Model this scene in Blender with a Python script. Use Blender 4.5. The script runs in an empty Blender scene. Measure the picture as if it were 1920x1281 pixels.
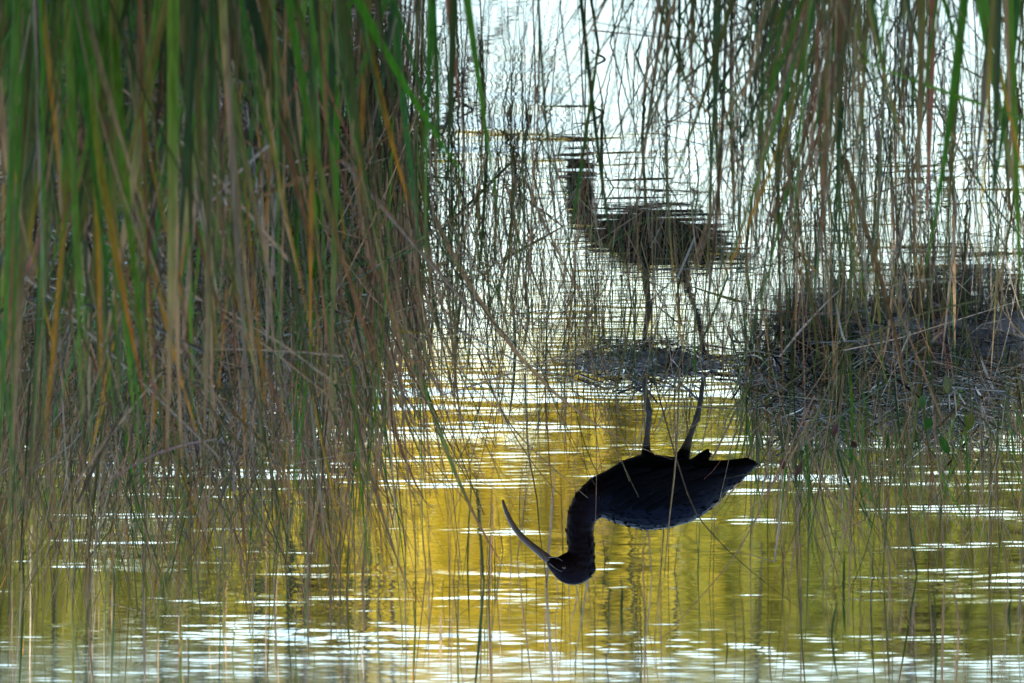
import bpy, math, random
import numpy as np
from mathutils import Vector, Matrix, noise as mnoise

# ------------------------------------------------------------------ camera, sky, sun, exposure
S = bpy.context.scene
COL = S.collection
R = math.radians
CAM_H, PITCH, PXR = 1.5, R(6.28), 1.0 / 14000.0      # camera height, tilt below the horizon, radians per photo pixel
FOCUS = 14.0

cam_d = bpy.data.cameras.new('camera')
cam = bpy.data.objects.new('camera', cam_d); COL.objects.link(cam); S.camera = cam
cam_d.sensor_width = 36.0
cam_d.lens = 18.0 / (960 * PXR)
cam_d.clip_start = 0.1; cam_d.clip_end = 2000
cam.location = (0, 0, CAM_H)
# the photograph was taken (or is shown) upside down: the camera is rolled half a turn about its axis
cam.rotation_euler = (Matrix.Rotation(math.pi / 2 - PITCH, 3, 'X') @ Matrix.Rotation(math.pi, 3, 'Z')).to_euler()
cam_d.dof.use_dof = True
cam_d.dof.focus_distance = FOCUS
cam_d.dof.aperture_fstop = 28.0

SUN_EL, SUN_AZ = R(27), R(197)                        # sun behind the camera, over the added shade trees
world = bpy.data.worlds.new('World'); S.world = world; world.use_nodes = True
wn = world.node_tree.nodes; wl = world.node_tree.links
sky = wn.new('ShaderNodeTexSky'); sky.sky_type = 'NISHITA'; sky.sun_disc = False
sky.sun_elevation = SUN_EL; sky.sun_rotation = SUN_AZ
sky.air_density = 1.35; sky.dust_density = 0.8; sky.ozone_density = 1.0
bg = wn['Background']; bg.inputs['Strength'].default_value = 0.15
wl.new(sky.outputs[0], bg.inputs['Color'])

sun_d = bpy.data.lights.new('sun', 'SUN'); sun_d.energy = 4.0; sun_d.angle = R(0.55); sun_d.color = (1, 0.94, 0.84)
sun = bpy.data.objects.new('sun', sun_d); COL.objects.link(sun)
sdir = Vector((math.sin(SUN_AZ) * math.cos(SUN_EL), math.cos(SUN_AZ) * math.cos(SUN_EL), math.sin(SUN_EL)))
sun.rotation_euler = sdir.to_track_quat('Z', 'Y').to_euler()
sun.location = (0, 0, 40)

S.view_settings.view_transform = 'Standard'; S.view_settings.look = 'None'
S.view_settings.exposure = 1.9; S.view_settings.gamma = 1.0
S.render.engine = 'CYCLES'
S.cycles.use_denoising = True
S.cycles.max_bounces = 8; S.cycles.transparent_max_bounces = 8

rng = random.Random(7)

# ------------------------------------------------------------------ helpers
def dep(py): return PITCH + (640.5 - py) * PXR        # depression of a picture row
def row_to_y(py): return CAM_H / math.tan(dep(py))    # where that row meets the water
def wx(px, Y): return (960 - px) * PXR * Y / math.cos(PITCH) ** 0
def wz(py, Y): return CAM_H - Y * math.tan(dep(py))
def at(px, py, Y): return Vector((wx(px, Y), Y, wz(py, Y)))

def tag(o, label=None, cat=None, group=None, kind=None):
    if label: o['label'] = label
    if cat: o['category'] = cat
    if group: o['group'] = group
    if kind: o['kind'] = kind
    return o

def empty(name, loc):
    o = bpy.data.objects.new(name, None); COL.objects.link(o); o.location = loc
    o.empty_display_size = 0.05
    return o

class MB:
    """collects verts, faces and one colour per vertex"""
    def __init__(self): self.v = []; self.f = []; self.c = []
    def add(self, vs, fs, cs):
        n = len(self.v); self.v += vs; self.c += cs
        self.f += [tuple(i + n for i in f) for f in fs]
    def build(self, name, mat, parent=None, origin=None, smooth=True):
        me = bpy.data.meshes.new(name)
        vs = self.v
        if origin is not None:
            ox, oy, oz = origin; vs = [(x - ox, y - oy, z - oz) for x, y, z in vs]
        me.from_pydata(vs, [], self.f)
        if self.c:
            a = me.color_attributes.new('Col', 'FLOAT_COLOR', 'POINT')
            a.data.foreach_set('color', np.array([(r, g, b, 1) for r, g, b in self.c], dtype=np.float32).ravel())
        if smooth: me.polygons.foreach_set('use_smooth', [True] * len(me.polygons))
        me.materials.append(mat); me.update()
        o = bpy.data.objects.new(name, me); COL.objects.link(o)
        if parent: o.parent = parent
        elif origin is not None: o.location = origin
        return o

def mat_new(name):
    m = bpy.data.materials.new(name); m.use_nodes = True
    nt = m.node_tree; return m, nt.nodes, nt.links, nt.nodes['Principled BSDF'], nt.nodes['Material Output']

def leaf_material(name, transl=0.3, rough=0.5, streak=220.0):
    m, n, l, p, out = mat_new(name)
    at_ = n.new('ShaderNodeAttribute'); at_.attribute_name = 'Col'
    tc = n.new('ShaderNodeTexCoord')
    mp = n.new('ShaderNodeMapping'); mp.inputs['Scale'].default_value = (1, 1, 0.12)
    nz = n.new('ShaderNodeTexNoise'); nz.inputs['Scale'].default_value = streak; nz.inputs['Detail'].default_value = 3
    rp = n.new('ShaderNodeMapRange'); rp.inputs['From Min'].default_value = 0.3; rp.inputs['From Max'].default_value = 0.7
    rp.inputs['To Min'].default_value = 0.65; rp.inputs['To Max'].default_value = 1.3
    mx = n.new('ShaderNodeMix'); mx.data_type = 'RGBA'; mx.blend_type = 'MULTIPLY'; mx.inputs['Factor'].default_value = 1
    l.new(tc.outputs['Object'], mp.inputs['Vector']); l.new(mp.outputs[0], nz.inputs['Vector'])
    l.new(nz.outputs['Fac'], rp.inputs['Value'])
    l.new(at_.outputs['Color'], mx.inputs[6]); l.new(rp.outputs[0], mx.inputs[7])
    l.new(mx.outputs[2], p.inputs['Base Color'])
    p.inputs['Roughness'].default_value = rough; p.inputs['Specular IOR Level'].default_value = 0.35
    tr = n.new('ShaderNodeBsdfTranslucent'); l.new(mx.outputs[2], tr.inputs['Color'])
    ms = n.new('ShaderNodeMixShader'); ms.inputs[0].default_value = transl
    l.new(p.outputs[0], ms.inputs[1]); l.new(tr.outputs[0], ms.inputs[2]); l.new(ms.outputs[0], out.inputs['Surface'])
    return m

M_LEAF = leaf_material('sedge_leaf', 0.42, 0.4)
M_STRAW = leaf_material('dry_straw', 0.08, 0.6)
M_WET = leaf_material('wet_litter', 0.0, 0.2)
M_TREE = leaf_material('tree_leaf', 0.35, 0.5, 12.0)

def mud_material():
    m, n, l, p, out = mat_new('wet_mud')
    tc = n.new('ShaderNodeTexCoord')
    nz = n.new('ShaderNodeTexNoise'); nz.inputs['Scale'].default_value = 22; nz.inputs['Detail'].default_value = 8
    cr = n.new('ShaderNodeValToRGB')
    cr.color_ramp.elements[0].position = 0.32; cr.color_ramp.elements[0].color = (0.012, 0.010, 0.008, 1)
    cr.color_ramp.elements[1].position = 0.72; cr.color_ramp.elements[1].color = (0.085, 0.068, 0.05, 1)
    nb = n.new('ShaderNodeTexNoise'); nb.inputs['Scale'].default_value = 90; nb.inputs['Detail'].default_value = 6
    bp = n.new('ShaderNodeBump'); bp.inputs['Strength'].default_value = 1.0; bp.inputs['Distance'].default_value = 0.025
    l.new(tc.outputs['Object'], nz.inputs['Vector']); l.new(tc.outputs['Object'], nb.inputs['Vector'])
    l.new(nz.outputs['Fac'], cr.inputs[0]); l.new(cr.outputs[0], p.inputs['Base Color'])
    l.new(nb.outputs['Fac'], bp.inputs['Height']); l.new(bp.outputs[0], p.inputs['Normal'])
    p.inputs['Roughness'].default_value = 0.3
    return m
M_MUD = mud_material()

def ground_material():
    m, n, l, p, out = mat_new('grassy_ground')
    tc = n.new('ShaderNodeTexCoord')
    nz = n.new('ShaderNodeTexNoise'); nz.inputs['Scale'].default_value = 0.6; nz.inputs['Detail'].default_value = 8
    cr = n.new('ShaderNodeValToRGB')
    cr.color_ramp.elements[0].position = 0.35; cr.color_ramp.elements[0].color = (0.05, 0.06, 0.02, 1)
    cr.color_ramp.elements[1].position = 0.7; cr.color_ramp.elements[1].color = (0.16, 0.13, 0.05, 1)
    l.new(tc.outputs['Object'], nz.inputs['Vector']); l.new(nz.outputs['Fac'], cr.inputs[0])
    l.new(cr.outputs[0], p.inputs['Base Color']); p.inputs['Roughness'].default_value = 0.9
    return m
M_GROUND = ground_material()

def water_material():
    m, n, l, p, out = mat_new('pond_water')
    p.inputs['Base Color'].default_value = (0.007, 0.007, 0.004, 1)
    p.inputs['Roughness'].default_value = 0.02; p.inputs['IOR'].default_value = 1.33
    tc = n.new('ShaderNodeTexCoord')
    mp = n.new('ShaderNodeMapping'); mp.inputs['Scale'].default_value = (0.35, 1, 1)
    nz = n.new('ShaderNodeTexNoise'); nz.inputs['Scale'].default_value = 26; nz.inputs['Detail'].default_value = 3
    bp = n.new('ShaderNodeBump'); bp.inputs['Strength'].default_value = 0.25; bp.inputs['Distance'].default_value = 0.0012
    l.new(tc.outputs['Object'], mp.inputs['Vector']); l.new(mp.outputs[0], nz.inputs['Vector'])
    l.new(nz.outputs['Fac'], bp.inputs['Height']); l.new(bp.outputs[0], p.inputs['Normal'])
    # wind-ruffled lanes farther out carry ripples too fine to model: rougher surface there
    sp = n.new('ShaderNodeSeparateXYZ'); l.new(tc.outputs['Object'], sp.inputs[0])
    mp2 = n.new('ShaderNodeMapping'); mp2.inputs['Scale'].default_value = (0.5, 0.9, 1); l.new(tc.outputs['Object'], mp2.inputs['Vector'])
    n2 = n.new('ShaderNodeTexNoise'); n2.inputs['Scale'].default_value = 1.0; n2.inputs['Detail'].default_value = 3; l.new(mp2.outputs[0], n2.inputs['Vector'])
    ad = n.new('ShaderNodeMath'); ad.operation = 'MULTIPLY_ADD'; l.new(n2.outputs['Fac'], ad.inputs[0]); ad.inputs[1].default_value = 5.0; l.new(sp.outputs['Y'], ad.inputs[2])
    mr = n.new('ShaderNodeMapRange'); mr.inputs['From Min'].default_value = 22.8; mr.inputs['From Max'].default_value = 25.4
    mr.inputs['To Min'].default_value = 0.02; mr.inputs['To Max'].default_value = 0.12
    l.new(ad.outputs[0], mr.inputs['Value']); l.new(mr.outputs[0], p.inputs['Roughness'])
    return m
M_WATER = water_material()

def bark_material():
    m, n, l, p, out = mat_new('bark')
    nz = n.new('ShaderNodeTexNoise'); nz.inputs['Scale'].default_value = 9; nz.inputs['Detail'].default_value = 6
    cr = n.new('ShaderNodeValToRGB')
    cr.color_ramp.elements[0].color = (0.03, 0.024, 0.018, 1); cr.color_ramp.elements[1].color = (0.14, 0.11, 0.085, 1)
    tc = n.new('ShaderNodeTexCoord'); l.new(tc.outputs['Object'], nz.inputs['Vector'])
    l.new(nz.outputs['Fac'], cr.inputs[0]); l.new(cr.outputs[0], p.inputs['Base Color']); p.inputs['Roughness'].default_value = 0.9
    return m
M_BARK = bark_material()

# ------------------------------------------------------------------ water surface: real ripples
def build_water():
    r = np.random.RandomState(11)
    yf = [6.0]
    while yf[-1] < 27: yf.append(yf[-1] + 0.0105 * max(1.0, yf[-1] / 14.0) ** 1.5)
    y = np.array([-2, 0, 2, 3.5, 5] + yf + list(np.linspace(27.3, 62, 180)))
    x = np.array([-160, -90, -50, -25, -14, -8, -5.5, -4] + list(np.arange(-3.2, 3.2001, 0.025)) + [4, 5.5, 8, 14, 25, 50, 90, 160])
    X, Y = np.meshgrid(x, y)
    Z = np.zeros_like(X)
    # patchiness: calm and ruffled lanes
    env = np.zeros_like(X)
    for _ in range(9):
        a = r.normal(0, 0.35); k = 2 * math.pi / r.uniform(1.6, 5.0)
        env += np.sin(k * (Y * math.cos(a) + X * math.sin(a) * 0.8) + r.uniform(0, 6.28))
    env = np.clip(0.75 + 0.30 * env, 0.18, 1.8)
    far = np.clip((Y - 14) / 8.0, 0, 1)
    def band(n, l0, l1, slope, spread, gain):
        nonlocal Z
        acc = np.zeros_like(X)
        for _ in range(n):
            lam = math.exp(r.uniform(math.log(l0), math.log(l1))); k = 2 * math.pi / lam
            a = r.normal(0, spread)
            acc += np.sin(k * (Y * math.cos(a) + X * math.sin(a)) + r.uniform(0, 6.28)) / k
        Z += acc * slope * math.sqrt(2.0 / n) * gain
    env2 = np.zeros_like(X)
    for _ in range(10):
        a = r.normal(0, 0.9); k = 2 * math.pi / r.uniform(0.7, 2.2)
        env2 += np.sin(k * (Y * math.cos(a) * 0.45 + X * math.sin(a)) + r.uniform(0, 6.28))
    env2 = np.clip(0.75 + 0.38 * env2, 0.03, 2.1)
    wob = np.sin(X * 2.3 + 1.0) * 0.35 + np.sin(X * 5.1 + Y * 0.8) * 0.2
    ruff = np.clip((Y + wob * 1.5 - 19.8) / 1.8, 0, 1)                  # wind-ruffled water farther out
    near = np.clip((Y - 12.5) / 3.0, 0, 1)
    # cat's-paws: short lanes of fine ripples, long across the view
    paw = np.zeros_like(X)
    for _ in range(16):
        ax_ = 2 * math.pi / r.uniform(0.55, 1.8) * r.choice([-1, 1]); ay_ = 2 * math.pi / r.uniform(0.35, 1.3)
        paw += np.sin(ax_ * X + ay_ * Y + r.uniform(0, 6.28))
    paw = np.clip(paw / math.sqrt(8.0) - 0.45, 0, 1.3)
    band(12, 0.55, 1.6, 0.0080, 0.18, env2 * (0.16 + 0.55 * near + 0.25 * far))
    band(18, 0.13, 0.36, 0.0066, 0.55, env * env2 * (0.60 + 0.15 * near + 0.3 * far + 1.4 * ruff))
    band(26, 0.045, 0.12, 0.0080, 0.75, env * (0.9 - 0.2 * near) * (Y < 27))
    band(24, 0.045, 0.12, 0.026, 0.65, paw * near * (Y < 27))
    band(16, 0.06, 0.14, 0.042, 0.65, ruff * (0.55 + 0.45 * env) * (Y < 27))
    fade = np.clip((3.9 - np.abs(X)) / 0.7, 0, 1) * 0.9 + 0.1
    Z *= np.where(Y > 27, 0.6, 1.0) * fade
    ny, nx = X.shape
    me = bpy.data.meshes.new('water')
    me.vertices.add(nx * ny)
    me.vertices.foreach_set('co', np.stack([X, Y, Z], -1).astype(np.float32).ravel())
    i = np.arange(ny - 1)[:, None] * nx + np.arange(nx - 1)[None, :]
    q = np.stack([i, i + 1, i + nx + 1, i + nx], -1).reshape(-1)
    nf = (ny - 1) * (nx - 1)
    me.loops.add(nf * 4); me.loops.foreach_set('vertex_index', q.astype(np.int32))
    me.polygons.add(nf); me.polygons.foreach_set('loop_start', np.arange(0, nf * 4, 4, dtype=np.int32))
    me.polygons.foreach_set('use_smooth', np.ones(nf, dtype=bool))
    me.materials.append(M_WATER); me.update(calc_edges=True); me.validate()
    o = bpy.data.objects.new('water', me); COL.objects.link(o)
    tag(o, 'rippled pond water mirroring white sky and golden foliage', kind='structure')
build_water()

# ------------------------------------------------------------------ terrain
def terrain(name, xs, ys, zf, mat, label):
    vs = [(x, y, zf(x, y)) for y in ys for x in xs]; nx = len(xs)
    fs = [(j * nx + i, j * nx + i + 1, (j + 1) * nx + i + 1, (j + 1) * nx + i) for j in range(len(ys) - 1) for i in range(nx - 1)]
    b = MB(); b.v = vs; b.f = fs
    o = b.build(name, mat); tag(o, label, kind='structure'); return o

def nz(x, y, z=0.0, o=4): return mnoise.fractal(Vector((x, y, z)), 1.0, 2.0, o)

terrain('ground', [-1500, -160, -60, -20, 20, 60, 160, 1500], [-1500, -400, -60, -5, 65, 200, 700, 1500],
        lambda x, y: -0.6, M_GROUND, 'flat marsh ground reaching to the horizon')
terrain('far_bank', list(np.linspace(-160, 160, 81)), [57.5, 58.5, 60, 62, 66, 75, 100, 200, 1000],
        lambda x, y: -0.3 if y < 58 else min(1.2, 0.12 + (y - 58.5) * 0.16) + 0.15 * nz(x * 0.3, y * 0.3), M_GROUND, 'grassy far bank of the pond')
terrain('near_bank', list(np.linspace(-160, 160, 161)), [3.9, 3.0, 2.0, 0.5, -2, -6, -12, -30, -100, -400],
        lambda x, y: -0.2 if y > 3.5 else (0.02 + 0.06 * nz(x, y)) if y > 0 else 0.1 + 0.1 * nz(x * .4, y * .4), M_GROUND, 'grassy near bank of the pond')

def mound(name, cx, cy, rx, ry, h, label, seed, rot=0.0, n=56):
    vs = []; fs = []
    ca, sa = math.cos(rot), math.sin(rot)
    for j in range(n + 1):
        for i in range(n + 1):
            u = (i / n * 2 - 1) * 1.3; v = (j / n * 2 - 1) * 1.3
            d = math.hypot(u, v)
            e = 1.0 + 0.35 * nz(u * 2.1 + seed, v * 2.1, seed)
            z = h * max(-0.8, (e - d * d)) * (1 + 0.2 * nz(u * 3, v * 3, seed + 5))
            z += h * 0.65 * nz(u * 7 + seed, v * 7, seed) + 0.006 * nz(u * 25, v * 25, seed)
            lx, ly = u * rx, v * ry
            vs.append((cx + lx * ca - ly * sa, cy + lx * sa + ly * ca, z - 0.012))
    for j in range(n):
        for i in range(n):
            a = j * (n + 1) + i; fs.append((a, a + 1, a + n + 2, a + n + 1))
    b = MB(); b.v = vs; b.f = fs
    o = b.build(name, M_MUD, origin=(cx, cy, 0)); tag(o, label, kind='structure'); return o

# ------------------------------------------------------------------ trees
def tree(name, label, cat, group, x, y, z, h, rad, trunk_h, pal, nleaf, leaf, seed, flat=1.0, gold=False):
    r = np.random.RandomState(seed)
    root = empty(name, (x, y, z)); tag(root, label, cat, group)
    b = MB()
    def limb(p, q, r0, r1, n=6):
        p = Vector(p); q = Vector(q); d = (q - p).normalized()
        s = d.orthogonal().normalized(); t = d.cross(s)
        vs = []
        for c, rr in ((p, r0), ((p + q) / 2 + Vector(r.normal(0, r0 * 0.6, 3)), (r0 + r1) / 2), (q, r1)):
            vs += [tuple(c + s * rr * math.cos(6.283 * k / n) + t * rr * math.sin(6.283 * k / n)) for k in range(n)]
        fs = [(m * n + k, m * n + (k + 1) % n, (m + 1) * n + (k + 1) % n, (m + 1) * n + k) for m in range(2) for k in range(n)]
        b.add(vs, fs, [])
    limb((0, 0, -0.3), (r.normal(0, .1), r.normal(0, .1), h * 0.75), h * 0.035, h * 0.008)
    cl = []
    nc = 26
    for k in range(nc):
        a = r.uniform(0, 6.283); rr = rad * math.sqrt(r.uniform(0.02, 1)) * 0.8
        zz = trunk_h + (h - trunk_h) * r.uniform(0.05, 0.95)
        w = 1.0 - 0.55 * ((zz - trunk_h) / (h - trunk_h)) ** 2
        c = (rr * w * math.cos(a), rr * w * math.sin(a), zz)
        cl.append((c, rad * r.uniform(0.22, 0.42)))
        if k < 14: limb((0, 0, zz * 0.55), c, h * 0.014, h * 0.004, 5)
    b.build('trunk', M_BARK, root)
    ids = r.randint(0, nc, nleaf)
    C = np.array([cl[i][0] for i in ids]); RR = np.array([cl[i][1] for i in ids])
    D = r.normal(0, 1, (nleaf, 3)); D /= np.linalg.norm(D, axis=1)[:, None]
    P = C + D * (RR * r.uniform(0.3, 1.0, nleaf) ** 0.5)[:, None] * np.array([1, 1, 0.8 * flat])
    U = r.normal(0, 1, (nleaf, 3)); U /= np.linalg.norm(U, axis=1)[:, None]
    V = np.cross(U, r.normal(0, 1, (nleaf, 3))); V /= np.linalg.norm(V, axis=1)[:, None]
    s = (leaf * r.uniform(0.6, 1.3, nleaf))[:, None]
    vs = np.stack([P - U * s, P + V * s * 0.45, P + U * s, P - V * s * 0.45], 1).reshape(-1, 3)
    me = bpy.data.meshes.new('crown'); n4 = nleaf * 4
    me.vertices.add(n4); me.vertices.foreach_set('co', vs.astype(np.float32).ravel())
    me.loops.add(n4); me.loops.foreach_set('vertex_index', np.arange(n4, dtype=np.int32))
    me.polygons.add(nleaf); me.polygons.foreach_set('loop_start', np.arange(0, n4, 4, dtype=np.int32))
    me.update(calc_edges=True)
    pal = np.array(pal); tint = pal[r.randint(0, len(pal), nc)][ids] * 0.55 + pal[r.randint(0, len(pal), nleaf)] * 0.45
    if gold:   # the stand turns golden toward its middle
        g = np.exp(-((x + P[:, 0] - 0.4) / 1.6) ** 2); gc = np.array(GOLD)[r.randint(0, 3, nleaf)]
        m_ = (r.uniform(0, 1, nleaf) < g * np.array([0.55, 0.9, 1.25])[ids % 3])[:, None]
        tint = np.where(m_, gc, tint)
    tint *= r.uniform(0.75, 1.2, (nleaf, 1))
    colr = np.ones((nleaf, 4, 4)); colr[:, :, :3] = tint[:, None, :]
    a = me.color_attributes.new('Col', 'FLOAT_COLOR', 'POINT'); a.data.foreach_set('color', colr.astype(np.float32).ravel())
    me.materials.append(M_TREE)
    o = bpy.data.objects.new('crown', me); COL.objects.link(o); o.parent = root
    return root

GOLD = [(0.64, 0.46, 0.035), (0.58, 0.45, 0.035), (0.48, 0.40, 0.03)]
OLIVE = [(0.175, 0.20, 0.026), (0.13, 0.16, 0.022), (0.23, 0.23, 0.028)]
GREEN = [(0.045, 0.07, 0.012), (0.07, 0.09, 0.014), (0.11, 0.12, 0.016)]
far_trees = [  # x, height, radius, palette, words
    (-17.5, 5.2, 2.6, GREEN, 'dark green'), (-13.6, 4.6, 2.5, OLIVE, 'olive'), (-10.6, 5.1, 2.3, GREEN, 'mid green'),
    (-8.0, 4.7, 2.2, OLIVE, 'olive green'), (-5.6, 5.0, 2.0, OLIVE, 'yellow green'), (-3.4, 4.8, 1.9, OLIVE, 'pale olive'),
    (-1.3, 4.9, 1.9, OLIVE, 'golden'), (0.7, 4.7, 1.9, OLIVE, 'bright yellow'), (2.7, 5.0, 1.9, OLIVE, 'olive gold'),
    (4.8, 4.8, 2.0, OLIVE, 'greenish yellow'), (7.2, 5.1, 2.2, OLIVE, 'olive'), (10.0, 4.7, 2.4, GREEN, 'dark green'),
    (13.2, 5.0, 2.5, OLIVE, 'light olive'), (16.8, 5.3, 2.7, GREEN, 'deep green')]
for i, (x, h, rad, pal, w) in enumerate(far_trees):
    nb = far_trees[min(i + 1, len(far_trees) - 1)][3]
    tree('willow_shrub', 'sunlit willow shrub on the far bank, seen only mirrored in the water', 'shrub', 'willow shrubs on the far bank',
         x, 61.5 + (i % 3) * 1.1, 0.3, h + 0.35, rad + (0.0 if pal is GOLD else 0.6), 0.25, pal + pal + (pal if pal is GOLD else nb + OLIVE), 7000, 0.13, 100 + i, gold=True)
for i in range(15):
    pal = (GREEN, OLIVE, GREEN + OLIVE)[i % 3]
    tree('willow_shrub', 'sunlit willow shrub on the far bank, seen only mirrored in the water', 'shrub', 'willow shrubs on the far bank',
         -18 + i * 2.55, 65.5 + (i % 2), 0.5, 4.7 + 0.5 * math.sin(i * 2.1), 2.4, 0.1, pal, 6000, 0.14, 160 + i, gold=True)
DKG = [(0.04, 0.07, 0.015), (0.06, 0.09, 0.02), (0.03, 0.05, 0.012)]
for i, x in enumerate((-24, -17, -10.5, -4.5, 1.5, 7.5, 14, 21)):  # unseen trees added to keep sun and rear sky off the foreground
    tree('shade_tree', 'added tall dark trees, unseen behind the viewer, shading the near bank', 'tree', 'added shade trees behind the viewer',
         x, -11 - (i % 2) * 3.0, 0.0, 19.0 + (i % 3), 5.6, 1.2, DKG, 9000, 0.5, 300 + i)

# ------------------------------------------------------------------ blades and stems
TAN = [(0.30, 0.20, 0.115), (0.26, 0.175, 0.10), (0.35, 0.23, 0.13), (0.21, 0.15, 0.09)]
GREY = [(0.27, 0.23, 0.18), (0.20, 0.17, 0.14), (0.33, 0.28, 0.22)]
GRN = [(0.04, 0.165, 0.012), (0.055, 0.17, 0.018), (0.035, 0.13, 0.02), (0.085, 0.19, 0.02)]
DGN = [(0.025, 0.06, 0.015), (0.03, 0.07, 0.03), (0.04, 0.07, 0.02)]
OLV = [(0.10, 0.11, 0.025), (0.13, 0.12, 0.03), (0.08, 0.09, 0.025)]
ORG = [(0.42, 0.19, 0.02), (0.36, 0.15, 0.03), (0.45, 0.24, 0.03)]
RED = [(0.24, 0.09, 0.06), (0.20, 0.09, 0.05)]
DRK = [(0.045, 0.035, 0.025), (0.03, 0.03, 0.02), (0.06, 0.045, 0.03)]

DIM = 0.88
TAN, GREY, GRN, DGN, OLV, ORG, RED, DRK = [[tuple(v * DIM for v in c) for c in p] for p in (TAN, GREY, GRN, DGN, OLV, ORG, RED, DRK)]

def colour_fn(r, mix):
    """mix: dict palette-name -> weight; returns base, mid, tip colours of one blade"""
    names = list(mix); k = r.choices(names, [mix[n] for n in names])[0]
    P = dict(tan=TAN, grey=GREY, grn=GRN, dgn=DGN, olv=OLV, org=ORG, red=RED, drk=DRK)
    c = r.choice(P[k]); j = r.uniform(0.8, 1.2); c = tuple(v * j for v in c)
    base, tip = c, c
    if k in ('grn', 'dgn', 'olv'):
        base = r.choice(OLV + [c, c]); 
        if r.random() < 0.45: tip = r.choice(TAN + ORG[:1] + RED)
    elif k == 'org':
        base = r.choice(GRN + OLV); tip = c; c = base
    elif k == 'tan' and r.random() < 0.3: base = r.choice(OLV)
    return base, c, tip

def lerp(a, b, t): return tuple(x + (y - x) * t for x, y in zip(a, b))

def blade(mb, P, width, cols, r, closed=False, twist=None, nseg=None):
    """a creased leaf (closed=False) or a three-sided stem (closed=True) along the points P"""
    n = len(P)
    tw = r.uniform(0, 3.14) if twist is None else twist
    dtw = r.uniform(-0.9, 0.9)
    vs = []; cs = []; fs = []
    for i, p in enumerate(P):
        t = i / (n - 1)
        d = (P[min(i + 1, n - 1)] - P[max(i - 1, 0)])
        d = d.normalized() if d.length > 1e-9 else Vector((0, 0, 1))
        a = tw + dtw * t
        ref = Vector((math.cos(a), math.sin(a) * 0.7, 0.0))
        s = (ref - d * ref.dot(d));
        s = s.normalized() if s.length > 1e-6 else d.orthogonal().normalized()
        q = d.cross(s)
        if closed: w = width * 0.5 * (1.0 - 0.65 * t)
        else: w = width * 0.5 * (0.7 + 0.3 * min(1, t * 4)) * (1 - max(0, (t - 0.45) / 0.55) ** 1.6 * 0.94)
        k = 0.85 if closed else 0.35
        vs += [tuple(p - s * w - q * w * k * 0.5), tuple(p + q * w * k), tuple(p + s * w - q * w * k * 0.5)]
        b, m, e = cols
        c = lerp(b, m, min(1, t / 0.3)) if t < 0.55 else lerp(m, e, min(1, (t - 0.55) / 0.33))
        cs += [c, c, c]
        if i:
            j = (i - 1) * 3
            fs += [(j, j + 1, j + 4, j + 3), (j + 1, j + 2, j + 5, j + 4)]
            if closed: fs.append((j + 2, j, j + 3, j + 5))
    mb.add(vs, fs, cs)

def grow(r, base, H, lean, az, bend, kink=0.0, nseg=9, wob=0.012):
    """points of a growing blade: lean = sideways share, bend = extra droop toward the tip"""
    ax = Vector((math.cos(az), math.sin(az) * 0.8, 0))
    side = Vector((-ax.y, ax.x, 0))
    ph, wf = r.uniform(0, 6.28), r.uniform(2, 5)
    pts = []
    kt = r.uniform(0.35, 0.8) if r.random() < kink else 2.0
    kd = None
    L = H * r.uniform(1.0, 1.06)
    p = Vector(base); pts.append(p.copy())
    for i in range(1, nseg + 1):
        t = i / nseg
        if t > kt:
            if kd is None:
                ka = r.uniform(0, 6.28)
                kd = Vector((math.cos(ka), math.sin(ka) * 0.6, r.uniform(-0.9, 0.35))).normalized()
            d = kd + Vector((0, 0, -0.1 * (t - kt)))
        else:
            ang = lean + bend * t * t
            d = ax * math.sin(ang) + Vector((0, 0, math.cos(ang))) + side * wob * 6 * math.sin(ph + wf * t) * 0.5
        p = p + d.normalized() * (L / nseg)
        pts.append(p.copy())
    return pts

def clump(name, label, cat, group, px, py_or_Y, tip, n_big, n_thin, wbig, wthin, mix, mixthin=None, lean=(0.03, 0.20),
          az=None, bend=(0.0, 0.4), kink=0.07, seed=0, thin_tip=None, big_closed=False, spread='uni'):
    """px: photo columns, py_or_Y: depth range in metres, tip: range of rows the tips reach"""
    r = random.Random(seed)
    Y0, Y1 = py_or_Y
    cy = (Y0 + Y1) / 2; cx = wx((px[0] + px[1]) / 2, cy)
    org = (cx, cy, 0.0)
    root = empty(name, org); tag(root, label, cat, group)
    def one(mb, wr, closed, mx, tips, n):
        Y = r.uniform(Y0, Y1)
        u = r.uniform(*px) if spread == 'uni' else min(max(r.gauss((px[0] + px[1]) / 2, (px[1] - px[0]) / 5), px[0] - 60), px[1] + 60)
        H = wz(r.uniform(*tips), Y)
        H = max(0.08, H)
        a = r.uniform(0, 6.283) if az is None else r.gauss(az, 1.0)
        le = abs(r.gauss(lean[0], lean[1]))
        P = grow(r, (wx(u, Y), Y, -0.03), H + 0.03, le, a, r.uniform(*bend) * (1 if r.random() < 0.5 else 0.25), kink, n)
        tw = r.gauss(0, 0.55)
        blade(mb, P, r.uniform(*wr), colour_fn(r, mx), r, closed, tw)
    for _ in range(n_big):
        mb = MB(); one(mb, wbig, big_closed, mix, tip, 9)
        mb.build('leaf_blade', M_LEAF, root, org)
    if n_thin:
        mb = MB()
        for _ in range(n_thin): one(mb, wthin, True, mixthin or mix, thin_tip or tip, 7)
        o = mb.build('thin_stems', M_STRAW, root, org); o['kind'] = 'stuff'
    return root

FG = dict(grn=9, tan=1.5, olv=2.6, dgn=4.5, org=0.8, grey=0.4, red=0.25)
DEAD = dict(tan=1.5, grey=0.7, olv=3, dgn=3.5, grn=2.5, drk=3, red=0.4)
THINMIX = dict(dgn=4, olv=3, grn=1, tan=1.6, grey=1.2, drk=1.6, red=0.4)
GRP = 'sedge clumps standing in the pond'
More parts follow.
